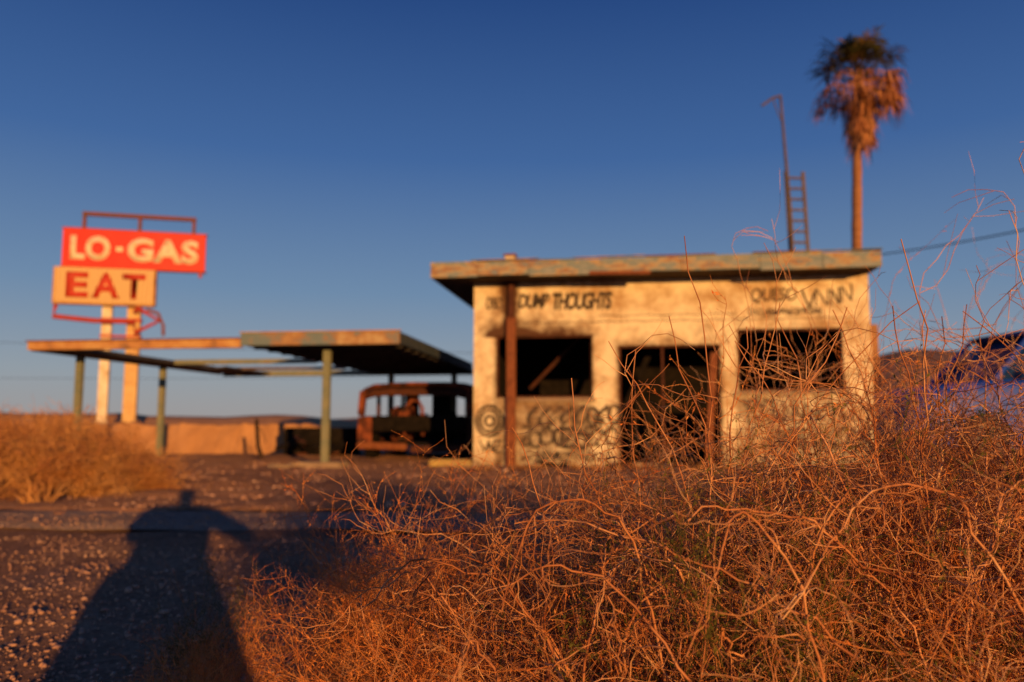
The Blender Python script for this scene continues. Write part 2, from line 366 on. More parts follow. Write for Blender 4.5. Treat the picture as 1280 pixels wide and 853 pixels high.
a=Acc()
ico=bmesh.new(); bmesh.ops.create_icosphere(ico,subdivisions=1,radius=1); iv=np.array([v.co[:] for v in ico.verts]); iff=np.array([[v.index for v in f.verts] for f in ico.faces]); ico.free()
def stones(px,py,sz):
    N=len(px)
    V=iv[None]*sz[:,None,None]*rng.uniform(.6,1.4,size=(N,1,3))*np.array([1,1,.7])+rng.normal(size=(N,12,3))*sz[:,None,None]*.13
    pz=np.array([mn.noise(Vector((x*.8,y*.8,0)))*.035+mn.noise(Vector((x*2.6,y*2.6,3)))*.02-.03 for x,y in zip(px,py)])
    pz=np.where((py>5.7),np.maximum(pz,.016),pz)
    V=V+np.stack([px,py,pz+sz*.3],-1)[:,None]
    a.add(V.reshape(-1,3),(iff[None]+np.arange(N)[:,None,None]*12).reshape(-1,3),0)
N=15000; py=1.7+5*rng.random(N)**1.2; px=rng.uniform(-.72,.1,N)*py
stones(px,py,np.minimum(rng.gamma(1.3,.0022,N)+.0018,.018))
N=11000; py=7+8.5*rng.random(N)**.8; px=rng.uniform(-.62,.45,N)*py
stones(px,py,np.minimum(rng.gamma(2,.004,N)+.005,.04))
me=a.mesh('pebbles',[nmat('pebble',[(.3,(.26,.13,.09)),(.5,(.44,.25,.17)),(.7,(.56,.37,.26))],1.7,.9)])
o=bpy.data.objects.new('gravel',me); COL.objects.link(o)

def grass(name,pts,h,blades,mat,w=.006):
    a=Acc(); pts=np.array(pts); N=len(pts)
    c=np.repeat(pts,blades,0); th=rng.uniform(0,2*np.pi,len(c)); sp=rng.uniform(0,.9,len(c))
    hh=np.repeat(h,blades)*rng.uniform(.5,1.1,len(c))
    d=np.stack([np.cos(th)*sp,np.sin(th)*sp,np.ones(len(c))],-1); d=norm(d)
    st=np.stack([c[:,0],c[:,1],np.full(len(c),-.03)],-1)+np.stack([np.cos(th),np.sin(th),0*th],-1)*(hh*.12)[:,None]
    sd=norm(np.cross(d,rng.normal(size=d.shape)))*(np.minimum(w*(1+c[:,1]*.06),hh*.02+.001))[:,None]
    mid=st+d*(hh*.6)[:,None]; tip=mid+norm(d+np.stack([np.cos(th)*.5,np.sin(th)*.5,-.1*np.ones(len(th))],-1))*(hh*.45)[:,None]
    V=np.stack([st-sd,st+sd,mid+sd*.7,tip,mid-sd*.7],1).reshape(-1,3)
    F=np.arange(len(V)).reshape(-1,5); a.add(V,F,0)
    me=a.mesh(name,[mat]); o=bpy.data.objects.new(name,me); COL.objects.link(o); return o
pts=[];hs=[]
for k in range(2600):
    y=random.uniform(9,90); x=random.uniform(-1.05,1.1)*y*.75
    if -9.5<x<9.5 and y<21 : continue
    if x>-2 and x<8 and y<26: continue
    pts.append((x,y)); hs.append(random.uniform(.12,.5))
for k in range(420):
    y=random.uniform(7.4,12.5); x=random.uniform(-9,-.52*y-.35)
    pts.append((x,y)); hs.append(random.uniform(.1,.34))
for k in range(120):
    pts.append((random.uniform(-.6,6.3),13.0+random.uniform(-.5,.3))); hs.append(random.uniform(.05,.2))
for k in range(90):
    y=random.uniform(6.6,7.6); pts.append((random.uniform(-.6,.2)*y,y)); hs.append(random.uniform(.02,.09))
grass('dry_grass',pts,np.array(hs),26,M_straw)
for (x,y,s,sz) in [(-4.4,8.3,.95,.66),(-5.1,8.6,1.0,.80),(-4.9,9.4,1.0,.78),(-5.9,9.6,1.1,.9),(-6.6,10.5,1.2,.95),(-5.6,10.9,.9,.8),(-6.6,12.0,1.1,.9),(-7.8,12.8,1.3,1.0),(-9.3,16.5,1.3,.9),(-10.5,18,1.4,.9),(-4.0,8.9,.6,.5)]:
    inst('golden_shrub',Far,x,y,s,sz)
for k in range(26):
    y=random.uniform(26,80); x=-random.uniform(.05,.75)*y
    inst('golden_shrub',Far,x,y,random.uniform(1.2,2.0),random.uniform(.6,1.0))
for (x,y,s,sz) in [(9.5,19,1.6,1.5),(12,22,1.8,1.6),(14,24,1.8,1.5)]:
    inst('golden_shrub',Far,x,y,s,sz)

def ridge(name,pts,depth,mat,seed):
    V=[];F=[]; n=len(pts); rows=9
    for j in range(rows):
        t=j/(rows-1)*2-1
        for i,(x,y,z) in enumerate(pts):
            hz=z*(1-abs(t))**.9*(1+.25*mn.noise(Vector((x*.05,t*3+seed,0))))
            V.append((x,y+t*depth,hz-.1+ mn.noise(Vector((x*.2,t*5,seed)))*z*.08))
    for j in range(rows-1):
        for i in range(n-1): F.append((j*n+i,j*n+i+1,(j+1)*n+i+1,(j+1)*n+i))
    return mobj(name,V,F,mat,smooth=True)
M_hill=nmat('desert_hill',[(.3,(.20,.095,.05)),(.5,(.32,.16,.08)),(.7,(.42,.22,.12))],.15,.95,.8,.8,bdist=1.0)
ridge('hill',[(60+i*5,150,15.5*math.exp(-((i-5)/7.0)**2)+.8*math.sin(i*1.1)+.4) for i in range(34)],45,M_hill,1)
ridge('distant_hills',[(-900+i*30,900,7+6*mn.noise(Vector((i*.21,0,0)))+3*mn.noise(Vector((i*.7,3,0)))) for i in range(62)],60,M_hill,2)
ridge('dirt_berm',[(-46+i*1.2,38,1.3+.4*mn.noise(Vector((i*.3,1,0)))+.2*mn.noise(Vector((i*1.1,2,0)))) for i in range(36)],4,M_soil,3)

# ------------------------------------------------------------ building
B=empty('abandoned_gas_station_building',(-.68,14.1,0),math.radians(-8.4))
Wd=6.70; Ht=3.25; g=.05
ops=[(.40,2.10,1.20,2.30),(2.55,4.25,-1,2.10),(4.55,6.25,1.30,2.35)]
nu=int(round(Wd/g)); nz=int(round(Ht/g))
V=[];F=[];soot=[]
for j in range(nz+1):
    for i in range(nu+1):
        u=i*g; z=j*g; V.append((u,0,z)); s=0
        for q,(a0,a1,b0,b1) in enumerate(ops):
            dx=max(a0-u,0,u-a1); dz=z-b1
            if dz>=-.01:
                amp=(.80*math.exp(-max(0,u-.7)/1.0)+.25,.30,.20)[q]
                s=max(s,math.exp(-(dx/.2)**2)*math.exp(-dz/.28)*amp)
            else:
                s=max(s,math.exp(-(dx/.07))*(.4,.5,.3)[q])
                if z<b0: s=max(s,math.exp(-(b0-z)/.2)*math.exp(-(dx/.2)**2)*.3)
        s=max(s,.85*math.exp(-((u-.64)/.17)**2)*(1 if z>1.9 else .3))
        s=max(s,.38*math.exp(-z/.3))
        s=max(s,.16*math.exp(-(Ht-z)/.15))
        soot.append(s)
nn=nu+1
for j in range(nz):
    for i in range(nu):
        uc=(i+.5)*g; zc=(j+.5)*g
        if any(a0<uc<a1 and b0<zc<b1 for a0,a1,b0,b1 in ops): continue
        F.append((j*nn+i,j*nn+i+1,(j+1)*nn+i+1,(j+1)*nn+i))
fw=mobj('front_wall',V,F,M_wall,B)
at=fw.data.attributes.new('soot','FLOAT','POINT'); at.data.foreach_set('value',soot)
md=fw.modifiers.new('s','SOLIDIFY'); md.thickness=.2; md.offset=-1
D0=6.0
box('left_wall',(0,.203,0),(.2,D0,Ht),M_block,B)
box('right_wall',(Wd-.2,.203,0),(Wd,D0,Ht),M_block,B)
box('back_wall',(.203,D0-.2,0),(Wd-.203,D0,Ht),M_char,B)
box('left_wall_lining',(.204,.21,.01),(.23,D0-.21,Ht-.01),M_char,B)
box('right_wall_lining',(Wd-.23,.21,.01),(Wd-.204,D0-.21,Ht-.01),M_char,B)
box('partition',(.3,3.2,0.05),(Wd-.3,3.3,Ht-.02),M_char,B)
box('floor',(.24,.21,.0),(Wd-.24,3.19,.06),M_char,B)
box('ceiling',(.24,.22,Ht-.1),(Wd-.24,3.19,Ht-.03),M_char,B)
box('annex_wall',(Wd+.04,3.0,0),(Wd+1.0,3.2,2.75),M_stucco,B); box('annex_side',(Wd+.8,3.203,0),(Wd+1.0,5.9,2.7),M_stucco,B); box('annex_broken_top',(Wd+.1,3.02,2.753),(Wd+.6,3.18,2.98),M_stucco,B,.02)
for (x0,x1,z0,z1) in [(.24,.40,0.07,3.1),(2.10,2.55,.07,3.1),(4.25,4.55,.07,3.1),(6.25,6.46,.07,3.1),(.41,2.09,.07,1.19),(4.56,6.24,.07,1.29),(.41,6.24,2.36,3.1)]:
    box('front_lining',(x0,.203,z0),(x1,.225,z1),M_char,B)
box('roof_deck',(-.60,-.64,Ht+.012),(Wd+.0,D0+.2,Ht+.18),M_wood,B)
xx=-.63
while xx<Wd+.02:
    l=min(random.uniform(.7,1.5),Wd+.03-xx)
    dz=random.uniform(-.018,.018); dy=random.uniform(-.006,.006)
    box('front_fascia',(xx,-.68+dy,Ht+random.uniform(-.02,.02)),(xx+l-.006,-.643,Ht+.25+dz),M_fascia,B,.004,rot=(0,random.uniform(-.006,.006),0)); xx+=l
box('left_fascia',(-.633,-.640,Ht+.002),(-.603,D0+.23,Ht+.247),M_fascia,B)
box('right_fascia',(Wd+.003,-.640,Ht+.002),(Wd+.03,D0+.23,Ht+.247),M_fascia,B)
box('roof_surface',(-.60,-.60,Ht+.182),(Wd,D0+.2,Ht+.235),M_conc,B)
xx=-.65
while xx<Wd:
    l=min(random.uniform(.5,1.3),Wd+.05-xx); dz=random.uniform(-.012,.02)
    if random.random()<.8: box('roof_flashing',(xx,-.70,Ht+.256+dz),(xx+l-.01,-.60,Ht+.272+dz),random.choice([M_canfas,M_fascia,M_rust]),B,rot=(random.uniform(-.1,.1),random.uniform(-.012,.012),0))
    xx+=l
box('hanging_flashing',(2.1,-.70,Ht-.03),(3.1,-.69,Ht+.03),M_rust,B,rot=(0,.02,0))
box('vent_chimney',(.42,.9,Ht+.235),(.60,1.08,Ht+.68),M_signpost,B); box('vent_cap',(.39,.87,Ht+.68),(.63,1.11,Ht+.72),M_rust,B)
box('rusty_post',(.60,-.10,0),(.76,-.004,2.62),M_rust,B,.01)
box('rusty_post_top',(.63,-.09,2.63),(.73,-.004,3.24),M_rustdark,B,.01)
def frame(x0,x1,z0,z1,parent,mull=()):
    t=.035
    box('window_frame_head',(x0,.05,z1-t),(x1,.11,z1-.002),M_rustdark,parent); box('window_frame_sill',(x0,.05,z0+.002),(x1,.11,z0+t),M_rustdark,parent)
    box('window_frame_jamb',(x0+.002,.05,z0+t+.002),(x0+t,.11,z1-t-.002),M_rustdark,parent); box('window_frame_jamb',(x1-t,.05,z0+t+.002),(x1-.002,.11,z1-t-.002),M_rustdark,parent)
    for m in mull: box('window_mullion',(m,.055,z0+t+.002),(m+.035,.105,z1-t-.002),M_rustdark,parent)
frame(.40,2.10,1.20,2.30,B,()); frame(4.55,6.25,1.30,2.35,B,())
frame(2.55,4.25,0.0,2.10,B,(3.28,))
box('window_sill',(.78,-.05,1.14),(2.15,-.003,1.195),M_conc,B); box('window_sill',(4.5,-.05,1.24),(6.3,-.003,1.295),M_conc,B)
box('leaning_plank',(4.02,-.16,0.0),(4.13,-.11,1.95),M_rust,B,rot=(0,.07,0))
box('fallen_rafter',(2.7,.9,.2),(2.8,1.0,2.4),M_char,B,rot=(.1,.45,0)); box('fallen_rafter',(1.3,1.2,1.2),(1.36,1.26,2.6),M_rustdark,B,rot=(.2,.8,0))
box('counter',(2.7,1.8,.06),(3.9,2.3,.95),M_char,B)
def stroke(name,pts,w,par=B,y=-.006):
    V=[];F=[];n=len(pts)
    P=[Vector((p[0],0,p[1])) for p in pts]
    for i,p in enumerate(P):
        t=(P[min(i+1,n-1)]-P[max(i-1,0)]); t=t.normalized() if t.length>1e-6 else Vector((1,0,0)); s=Vector((-t.z,0,t.x))*w*random.uniform(.4,.6)
        V+= [(p.x+s.x,y,p.z+s.z),(p.x-s.x,y,p.z-s.z)]
    for i in range(n-1): F.append((2*i,2*i+1,2*i+3,2*i+2))
    return mobj(name,V,F,M_paint,par)
def tag(x0,x1,z0,z1,w,yy,kinds='osvnz'):
    x=x0; h=z1-z0
    while x<x1:
        lw=random.uniform(.5,.85)*h; kind=random.choice(kinds); p=[]
        for t in range(13):
            q=t/12
            if kind=='o': p.append((x+lw*.5+lw*.42*math.cos(q*6.3),z0+h*.5+h*.48*math.sin(q*6.3)))
            elif kind=='s': p.append((x+lw*(.5+.4*math.cos(q*4.2+.3)),z0+h*(1-q)))
            elif kind=='v': p.append((x+lw*q,z0+h*abs(1-2*q)))
            elif kind=='n': p.append((x+lw*.8*min(1,max(0,(q-.3)/.4)),z0+h*(min(1,q/.3) if q<.3 else (1-(q-.3)/.4 if q<.7 else (q-.7)/.3))))
            else: p.append((x+lw*(q*3 if q<.33 else 1-(q-.33)*3 if q<.66 else (q-.66)*3),z0+h*(1 if q<.33 else 1-(q-.33)*3 if q<.66 else 0)))
        ph=random.uniform(-.15,.15)*h
        p=[(a_+random.uniform(-.012,.012),c_+ph+random.uniform(-.012,.012)) for a_,c_ in p]
        stroke('graffiti_stroke',p,w*random.uniform(.6,1.3),B,yy-random.uniform(0,.004)); x+=lw*random.uniform(.7,1.0)
textmesh('graffiti_text','DUMB',.80,1.36,2.78,3.04,-.012,M_paint,B,.03,.004,.25,space=.9)
textmesh('graffiti_text','THOUGHTS',1.42,2.46,2.74,3.05,-.012,M_paint,B,.035,.004,.25,space=.85)
textmesh('graffiti_text','OBEY',.22,.54,2.78,3.0,-.012,M_paint,B,.01,.004)
textmesh('graffiti_text','QUESO',4.80,5.55,2.78,3.04,-.012,M_paint,B,.005,.004,.15)
tag(5.62,6.4,2.74,3.05,.03,-.010); tag(4.75,5.9,2.58,2.68,.014,-.010)
for rr in (.08,.17,.24):
    stroke('graffiti_ring',[(.29+rr*math.cos(t*.35),.80+rr*1.1*math.sin(t*.35)) for t in range(19)],.05)
tag(.95,2.35,.74,1.06,.052,-.007,'osso'); tag(.85,2.4,.36,.66,.06,-.012,'sosz'); tag(1.0,2.3,.55,.85,.026,-.016); tag(.12,.5,.25,.45,.04,-.007); tag(4.7,6.3,.78,1.1,.034,-.007,'sosn'); tag(5.0,6.4,.35,.65,.04,-.012,'osz'); tag(1.0,2.2,.12,.26,.03,-.007); tag(4.62,5.2,1.02,1.18,.02,-.012)
stroke('graffiti_line',[(2.2+.1*i,2.62+.012*math.sin(i)) for i in range(24)],.012)
stroke('wall_crack',[(.9+.15*i,2.52+.012*math.sin(i*2.1)) for i in range(38)],.012)
for k in range(10):
    x=random.uniform(.1,6.5); box('wall_base_rubble',(x,-.30,-.02),(x+random.uniform(.1,.3),-.05,random.uniform(.05,.12)),random.choice([M_conc,M_wood]),B,.02,rot=(random.uniform(-.2,.2),random.uniform(-.2,.2),random.uniform(-.5,.5)))

A=empty('roof_antenna_mast',(5.30,15.0,3.43))
tube('pole',[(0.08,0,0),(.06,0,1.4),(0,0,2.6),(-.05,0,3.72)],[.04,.036,.030,.024],M_steel,A,8)
tube('bent_arm',[(-.05,0,3.70),(-.2,0,3.66),(-.42,0,3.50)],.024,M_steel,A,6)
tube('arm_brace',[(-.05,0,3.2),(-.14,0,3.45),(-.2,0,3.66)],.012,M_steel,A,6)
Ld=empty('roof_ladder',(5.52,15.0,3.43)); Ld.rotation_euler=(math.radians(-8),math.radians(1.5),0)
for sx in (-.17,.17): box('rail',(sx-.03,-.02,0),(sx+.03,.02,2.3),M_steel,Ld)
for k in range(10): box('rung',(-.138,-.014,.12+k*.225),(.138,.014,.16+k*.225),M_steel,Ld)

# ------------------------------------------------------------ canopy
C=empty('gas_pump_canopy',(-1.85,13.0,0),math.radians(-7))
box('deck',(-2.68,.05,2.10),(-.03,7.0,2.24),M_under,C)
box('front_fascia',(-2.74,0,2.06),(0,.045,2.27),M_canfas,C)
box('front_fascia_cap',(-2.76,-.02,2.273),(.02,.06,2.29),M_canbeam,C)
box('side_fascia',(-.028,.048,2.07),(0.002,7.0,2.26),M_canside,C)
box('inner_fascia',(-2.74,.048,2.07),(-2.685,7.0,2.25),M_canbeam,C)
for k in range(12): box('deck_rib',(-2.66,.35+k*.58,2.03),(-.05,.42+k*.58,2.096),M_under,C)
box('front_beam',(-6.65,.0,2.03),(-2.745,.12,2.17),M_canbeam,C,.01)
box('front_beam_cap',(-6.67,-.03,2.175),(-2.745,.14,2.195),M_rust,C)
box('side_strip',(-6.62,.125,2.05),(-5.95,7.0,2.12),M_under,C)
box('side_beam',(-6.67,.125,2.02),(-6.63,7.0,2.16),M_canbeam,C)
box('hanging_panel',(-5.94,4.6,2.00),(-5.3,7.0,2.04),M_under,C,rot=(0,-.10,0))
box('back_beam',(-6.6,7.01,1.98),(.0,7.12,2.12),M_green,C)
box('mid_beam',(-5.93,3.5,2.03),(-2.745,3.6,2.13),M_green,C)
box('mid_beam',(-5.93,5.4,2.03),(-2.745,5.46,2.10),M_steel,C)
for (x,y) in [(-1.40,.5),(-6.45,1.15),(-6.45,3.95),(-2.0,6.7),(-.4,6.7)]:
    box('post',(x-.062,y-.062,0),(x+.062,y+.062,2.02),M_green,C,.015); box('post_plate',(x-.12,y-.12,.0),(x+.12,y+.12,.06),M_rust,C)
box('pump_island_kerb',(-1.85,.25,-.01),(-1.05,.75,.11),M_conc,C,.03)
K=empty('concrete_kerb',(-1.05,13.9,0),math.radians(-7))
box('kerb_stone',(-.38,-.12,-.02),(.36,.12,.14),nmat('yellow_kerb_paint',[(.3,(.5,.36,.10)),(.7,(.32,.22,.1))],5,.8),K,.03)
box('kerb_stone_end',(.365,-.11,-.02),(.5,.11,.11),M_conc,K,.03)

# ------------------------------------------------------------ burnt van
Vn=empty('burnt_out_van',(-2.05,16.9,0),math.radians(-7))
w=1.16
Vv=[];Fv=[]; ncr=9
secs=[(0.0,1.38),(.35,1.60),(.9,1.68),(2.6,1.68),(3.4,1.60)]
for (y,h) in secs:
    for k in range(ncr):
        t=k/(ncr-1)*2-1; x=w*math.copysign(abs(t)**.8,t); z=h-.10*abs(t)**4
        Vv.append((x,y,z))
for j in range(len(secs)-1):
    for k in range(ncr-1): Fv.append((j*ncr+k,j*ncr+k+1,(j+1)*ncr+k+1,(j+1)*ncr+k))
rf=mobj('roof',Vv,Fv,M_rustdark,Vn,True); md=rf.modifiers.new('s','SOLIDIFY'); md.thickness=.04
for sx in (-1,1):
    box('front_pillar',(sx*w-.07,-.04,.92),(sx*w+.07,.10,1.46),M_vanrust,Vn,.02,rot=(-.25,0,0))
    for y in (1.2,2.3,3.35): box('side_pillar',(sx*w-.04,y,.92),(sx*w+.04,y+.10,1.58),M_rustdark,Vn,.015)
    box('lower_side',(sx*w-.05,.0,.28),(sx*w+.05,3.45,.915),M_vanrust if sx<0 else M_rustdark,Vn,.03)
    for y in (.45,2.8): disc('wheel',Vn,(sx*(w-.12),y,.28),.30,.2,M_char,'x')
box('nose_panel',(-w+.06,-.16,.60),(w-.06,-.09,.92),M_char,Vn,.03)
box('nose_side_patch',(-w-.03,-.18,.36),(-w+.28,-.165,.90),M_vanrust,Vn,.005)
box('bumper',(-w-.02,-.28,.22),(-.1,-.19,.36),M_rust,Vn,.03,rot=(0,.03,0)); box('bumper_end',(-.05,-.26,.17),(w,-.19,.30),M_rustdark,Vn,.03,rot=(0,-.02,0))
box('van_floor',(-w+.06,-.08,.30),(w-.06,3.4,.36),M_char,Vn)
box('rear_panel_low',(-w+.06,3.4,.36),(w-.06,3.45,.95),M_rustdark,Vn)
for (x0,x1) in ((-w+.06,-.75),(-.40,.15),(.45,w-.06)): box('rear_pillar',(x0,3.4,.955),(x1,3.45,1.5),M_char,Vn)
box('seat_frame',(-.75,.9,.365),(-.25,1.05,1.15),M_vanrust,Vn,.04,rot=(-.2,0,0)); box('seat_frame',(.2,.9,.365),(.7,1.05,1.05),M_char,Vn,.04,rot=(-.2,0,0))
tube('seat_loop',[(-.28,.2,.5),(-.26,.22,1.1),(-.15,.24,1.25),(0,.24,1.25),(.1,.22,1.1),(.12,.2,.5)],.04,M_vanrust,Vn,8)
tube('roof_rail',[(-w,.15,1.47),(-w*.8,.10,1.56),(0,.08,1.6),(w*.8,.10,1.56),(w,.15,1.47)],.04,M_vanrust,Vn,8)

# ------------------------------------------------------------ low wall + leaning post + debris
LW=empty('low_earth_wall',(-12.6,20.9,0),math.radians(-2))
V=[];F=[]; n=60
for i in range(n+1):
    x=i*8.2/n; h=.76+.11*mn.noise(Vector((x*1.3,0,0)))+.05*mn.noise(Vector((x*6,0,0)))- (.25*max(0,(x-7.4))/.8)
    for (yy,zz) in ((-.44,-.05),(-.22,h*.6),(-.10,h-.03),(.10,h),(.22,-.05)): V.append((x,yy+.09*mn.noise(Vector((x*2.2,zz*3,1))),zz))
for i in range(n):
    for k in range(4): F.append((i*5+k,i*5+5+k,i*5+6+k,i*5+k+1))
F.append((0,1,2,3,4)); F.append(tuple(n*5+k for k in (4,3,2,1,0)))
mobj('wall_mass',V,F,M_soil,LW)
P_=empty('leaning_fence_post',(-5.3,16.6,0)); tube('post',[(.18,0,-.1),(.05,0,.3),(0,0,.85)],[.05,.045,.04],M_wood,P_,8); tube('wire_stub',[(0,0,.7),(.12,.05,.6),(.2,.05,.35)],.008,M_wire,P_,5)
Db=empty('charred_debris_pile',(-4.45,18.5,0))
for k in range(26):
    l=random.uniform(.3,.9); x=random.uniform(-.6,.6); y=random.uniform(-.4,.4); z=random.uniform(.04,.35)
    box('charred_board',(x-l/2,y-.06,z),(x+l/2,y+.06,z+.05),M_char if k%4 else M_rustdark,Db,rot=(random.uniform(-.5,.5),random.uniform(-.5,.5),random.uniform(0,3)))
box('dark_box',(-.85,.1,0),(.85,.6,.66),M_char,Db,.03)  # plain near-black box that fills out the dark area by the low wall
Db2=empty('broken_concrete',(-3.6,13.3,0))
for k in range(9):
    x=random.uniform(-.5,.5); y=random.uniform(-.3,.3); s=random.uniform(.05,.12)
    box('concrete_chunk',(x-s,y-s*.7,-.02),(x+s,y+s*.7,s*.7+.03),M_conc,Db2,.02,rot=(random.uniform(-.3,.3),random.uniform(-.3,.3),random.uniform(0,3)))

# ------------------------------------------------------------ roadside sign
G=empty('roadside_gas_sign',(-14.42,30.0,0),math.radians(13.8))
box('red_panel',(-2.52,-.12,6.64),(2.52,.12,8.06),M_red,G,.02)
for (lo,hi) in [((-2.56,-.14,8.063),(2.56,.14,8.11)),((-2.56,-.14,6.585),(2.56,.14,6.637))]: box('panel_trim',lo,hi,M_redtrim,G)
textmesh('letters','LO',-2.25,-.86,6.88,7.82,-.135,M_white,G,.05,.02,space=1.08)
box('letter_dot',(-.66,-.15,7.26),(-.42,-.125,7.44),M_white,G)
textmesh('letters','GAS',-.27,2.28,6.88,7.82,-.135,M_white,G,.05,.02,space=1.10)
box('eat_panel',(-2.67,-.22,5.26),(.74,.10,6.58),M_eat,G,.02)
textmesh('letters','E',-2.30,-1.52,5.44,6.40,-.235,M_redlet,G,.04,.02)
textmesh('letters','A',-1.40,-.45,5.44,6.40,-.235,M_redlet,G,.04,.02)
textmesh('letters','T',-.36,.46,5.44,6.40,-.235,M_redlet,G,.04,.02)
for (lo,hi) in [((-2.72,-.23,5.19),(.78,.11,5.255)),((-2.73,-.23,5.26),(-2.675,.11,6.58)),((.745,-.23,5.26),(.80,.11,6.58))]: box('panel_trim',lo,hi,M_canbeam,G)
box('sign_post',(-1.10,.13,0),(-.76,.40,6.5),M_signpost,G,.01)
box('sign_post',(-.22,.13,0),(.24,.44,7.9),M_signpost2,G,.01)
for x in (-1.85,.1,2.05): box('top_upright',(x-.06,.0,8.112),(x+.06,.10,8.62),M_railrust,G)
box('top_rail',(-1.92,-.02,8.625),(2.12,.12,8.77),M_railrust,G)
box('end_bracket',(2.3,-.05,6.40),(2.42,.05,6.58),M_redtrim,G)
def ar(pts): return [(x,-.1,z) for x,z in pts]
tube('arrow_outline',ar([(-2.62,5.15),(-2.68,4.72),(-1.3,4.60),(0.1,4.60),(.12,4.18),(.98,4.66),(.15,5.15),(.1,4.95)]),.095,M_redtrim,G,8)
tube('bracket_arc',[(.5,0,5.1),(.9,0,4.95),(1.1,0,4.5),(1.12,0,4.1)],.06,M_rust,G,8)
box('post_band',(-1.14,.1,4.62),(.28,.46,4.74),M_redtrim,G)
box('post_band',(-1.14,.1,4.02),(.28,.46,4.1),M_redtrim,G)
box('footing',(-1.4,-.2,-.1),(.6,.8,.12),M_conc,G,.02)

# ------------------------------------------------------------ palm
Pm=empty('fan_palm',(11.2,26,0))
n=34; pts=[];rr=[]
for i in range(n+1):
    t=i/n; pts.append((.55*t**1.2,0,12.5*t)); rr.append((.19-.05*t)*(1+.06*math.sin(i*2.3)) + (.1 if i==0 else 0))
tube('trunk',pts,rr,M_trunk,Pm,12)
top=np.array([.62,0,12.45])
def fan(acc,base,dirv,L,Rf,m,n=13,droop=.35):
    d=norm(np.array(dirv)); e=base+d*L
    s=norm(np.cross(d,[0,0,1])+1e-5); up=np.cross(s,d)
    P=np.stack([base,base+d*L*.5+np.array([0,0,.04]),e])[None]; tubes(acc,P,np.array([[.024,.018,.013]]),m,4)
    for k in range(n):
        a_=(k/(n-1)-.5)*random.uniform(3.0,4.2); q=d*math.cos(a_)+s*math.sin(a_)+up*random.uniform(-.15,.15)
        l=Rf*random.uniform(.7,1.15)
        m1=e+q*l*.5; t=e+q*l*.85+np.array([0,0,-droop*l*random.uniform(.4,1.4)])
        wv=norm(np.cross(q,up))*.035
        V=np.array([e,m1+wv,t,m1-wv]); acc.add(V,np.array([[0,1,2,3]]),m)
acc=Acc()
for k in range(60):
    th=random.uniform(0,6.28); el=random.uniform(-.15,1.45)
    fan(acc,top+np.array([0,0,random.uniform(-.2,.25)]),[math.cos(th)*math.cos(el),math.sin(th)*math.cos(el),math.sin(el)],random.uniform(.75,1.2),random.uniform(.6,1.0),0 if el>.2 else random.choice([0,0,1]),n=11,droop=.3)
for k in range(44):
    th=random.uniform(0,6.28); el=random.uniform(-.75,.1)
    fan(acc,top+np.array([0,0,random.uniform(-.6,.1)]),[math.cos(th)*math.cos(el),math.sin(th)*math.cos(el),math.sin(el)],random.uniform(.8,1.35),random.uniform(.5,.85),1,n=10,droop=.8)
for k in range(105):
    th=random.uniform(0,6.28); z=random.uniform(-1.75,-.1); el=random.uniform(-1.4,-.65)
    fan(acc,top+np.array([.03*z,0,z]),[math.cos(th)*math.cos(el),math.sin(th)*math.cos(el),math.sin(el)],random.uniform(.3,.65)*(1+.4*(z+1.7)/1.7),random.uniform(.35,.6),1 if random.random()<.9 else 0,n=9,droop=.7)
me=acc.mesh('crown',[M_palmgreen,M_palmdry]); o=bpy.data.objects.new('crown',me); COL.objects.link(o); o.parent=Pm

def wire(name,a_,b_,sag,r=.018):
    a_=Vector(a_);b_=Vector(b_); pts=[]
    for i in range(25):
        t=i/24; p=a_.lerp(b_,t); p.z-=sag*4*t*(1-t); pts.append(p)
    return tube(name,pts,r,M_wire,None,5)
wire('power_line',(17.9,44,9.9),(27.4,24,9.75),.6,.035)
wire('power_line',(-75,80,10.0),(10,84,8.2),.6,.022)
wire('power_line',(-75,80,5.6),(10,84,6.0),.4,.018)
for (x,y,h) in ((27.4,24,10.2),):
    U=empty('utility_pole',(x,y,0)); tube('pole',[(0,0,0),(0,0,h)],[.15,.11],M_wood,U,10); box('crossarm',(-.9,-.06,h-.75),(.9,.06,h-.62),M_wood,U)
# ------------------------------------------------------------ parked blue car
M_blue,nt,b=newmat('blue_car_paint'); b.inputs['Base Color'].default_value=(.006,.06,.42,1); b.inputs['Roughness'].default_value=.5; b.inputs['Specular IOR Level'].default_value=.3
M_glass,nt,b=newmat('car_glass'); b.inputs['Base Color'].default_value=(.008,.03,.10,1); b.inputs['Roughness'].default_value=.2
M_tire,nt,b=newmat('tire_rubber'); b.inputs['Base Color'].default_value=(.02,.02,.02,1); b.inputs['Roughness'].default_value=.9
Cr=empty('parked_car',(7.15,13.7,0),math.radians(4)); Cr.scale=(1.2,1.1,1.42)
def loft(name,secs,mat,par):
    V=[];F=[]; m=8
    for (x,z0,z1,hw) in secs:
        for (yy,zz) in ((-hw,z0),(-hw,(z0+z1)/2),(-hw*.97,z1-.08),(-hw*.85,z1),(hw*.85,z1),(hw*.97,z1-.08),(hw,(z0+z1)/2),(hw,z0)): V.append((x,yy,zz))
    for i in range(len(secs)-1):
        for k in range(m): F.append((i*m+k,(i+1)*m+k,(i+1)*m+(k+1)%m,i*m+(k+1)%m))
    F.append(tuple(range(m))[::-1]); F.append(tuple((len(secs)-1)*m+k for k in range(m)))
    o=mobj(name,V,F,mat,par,True)
    s=o.modifiers.new('b','BEVEL'); s.width=.03; s.segments=2
    return o
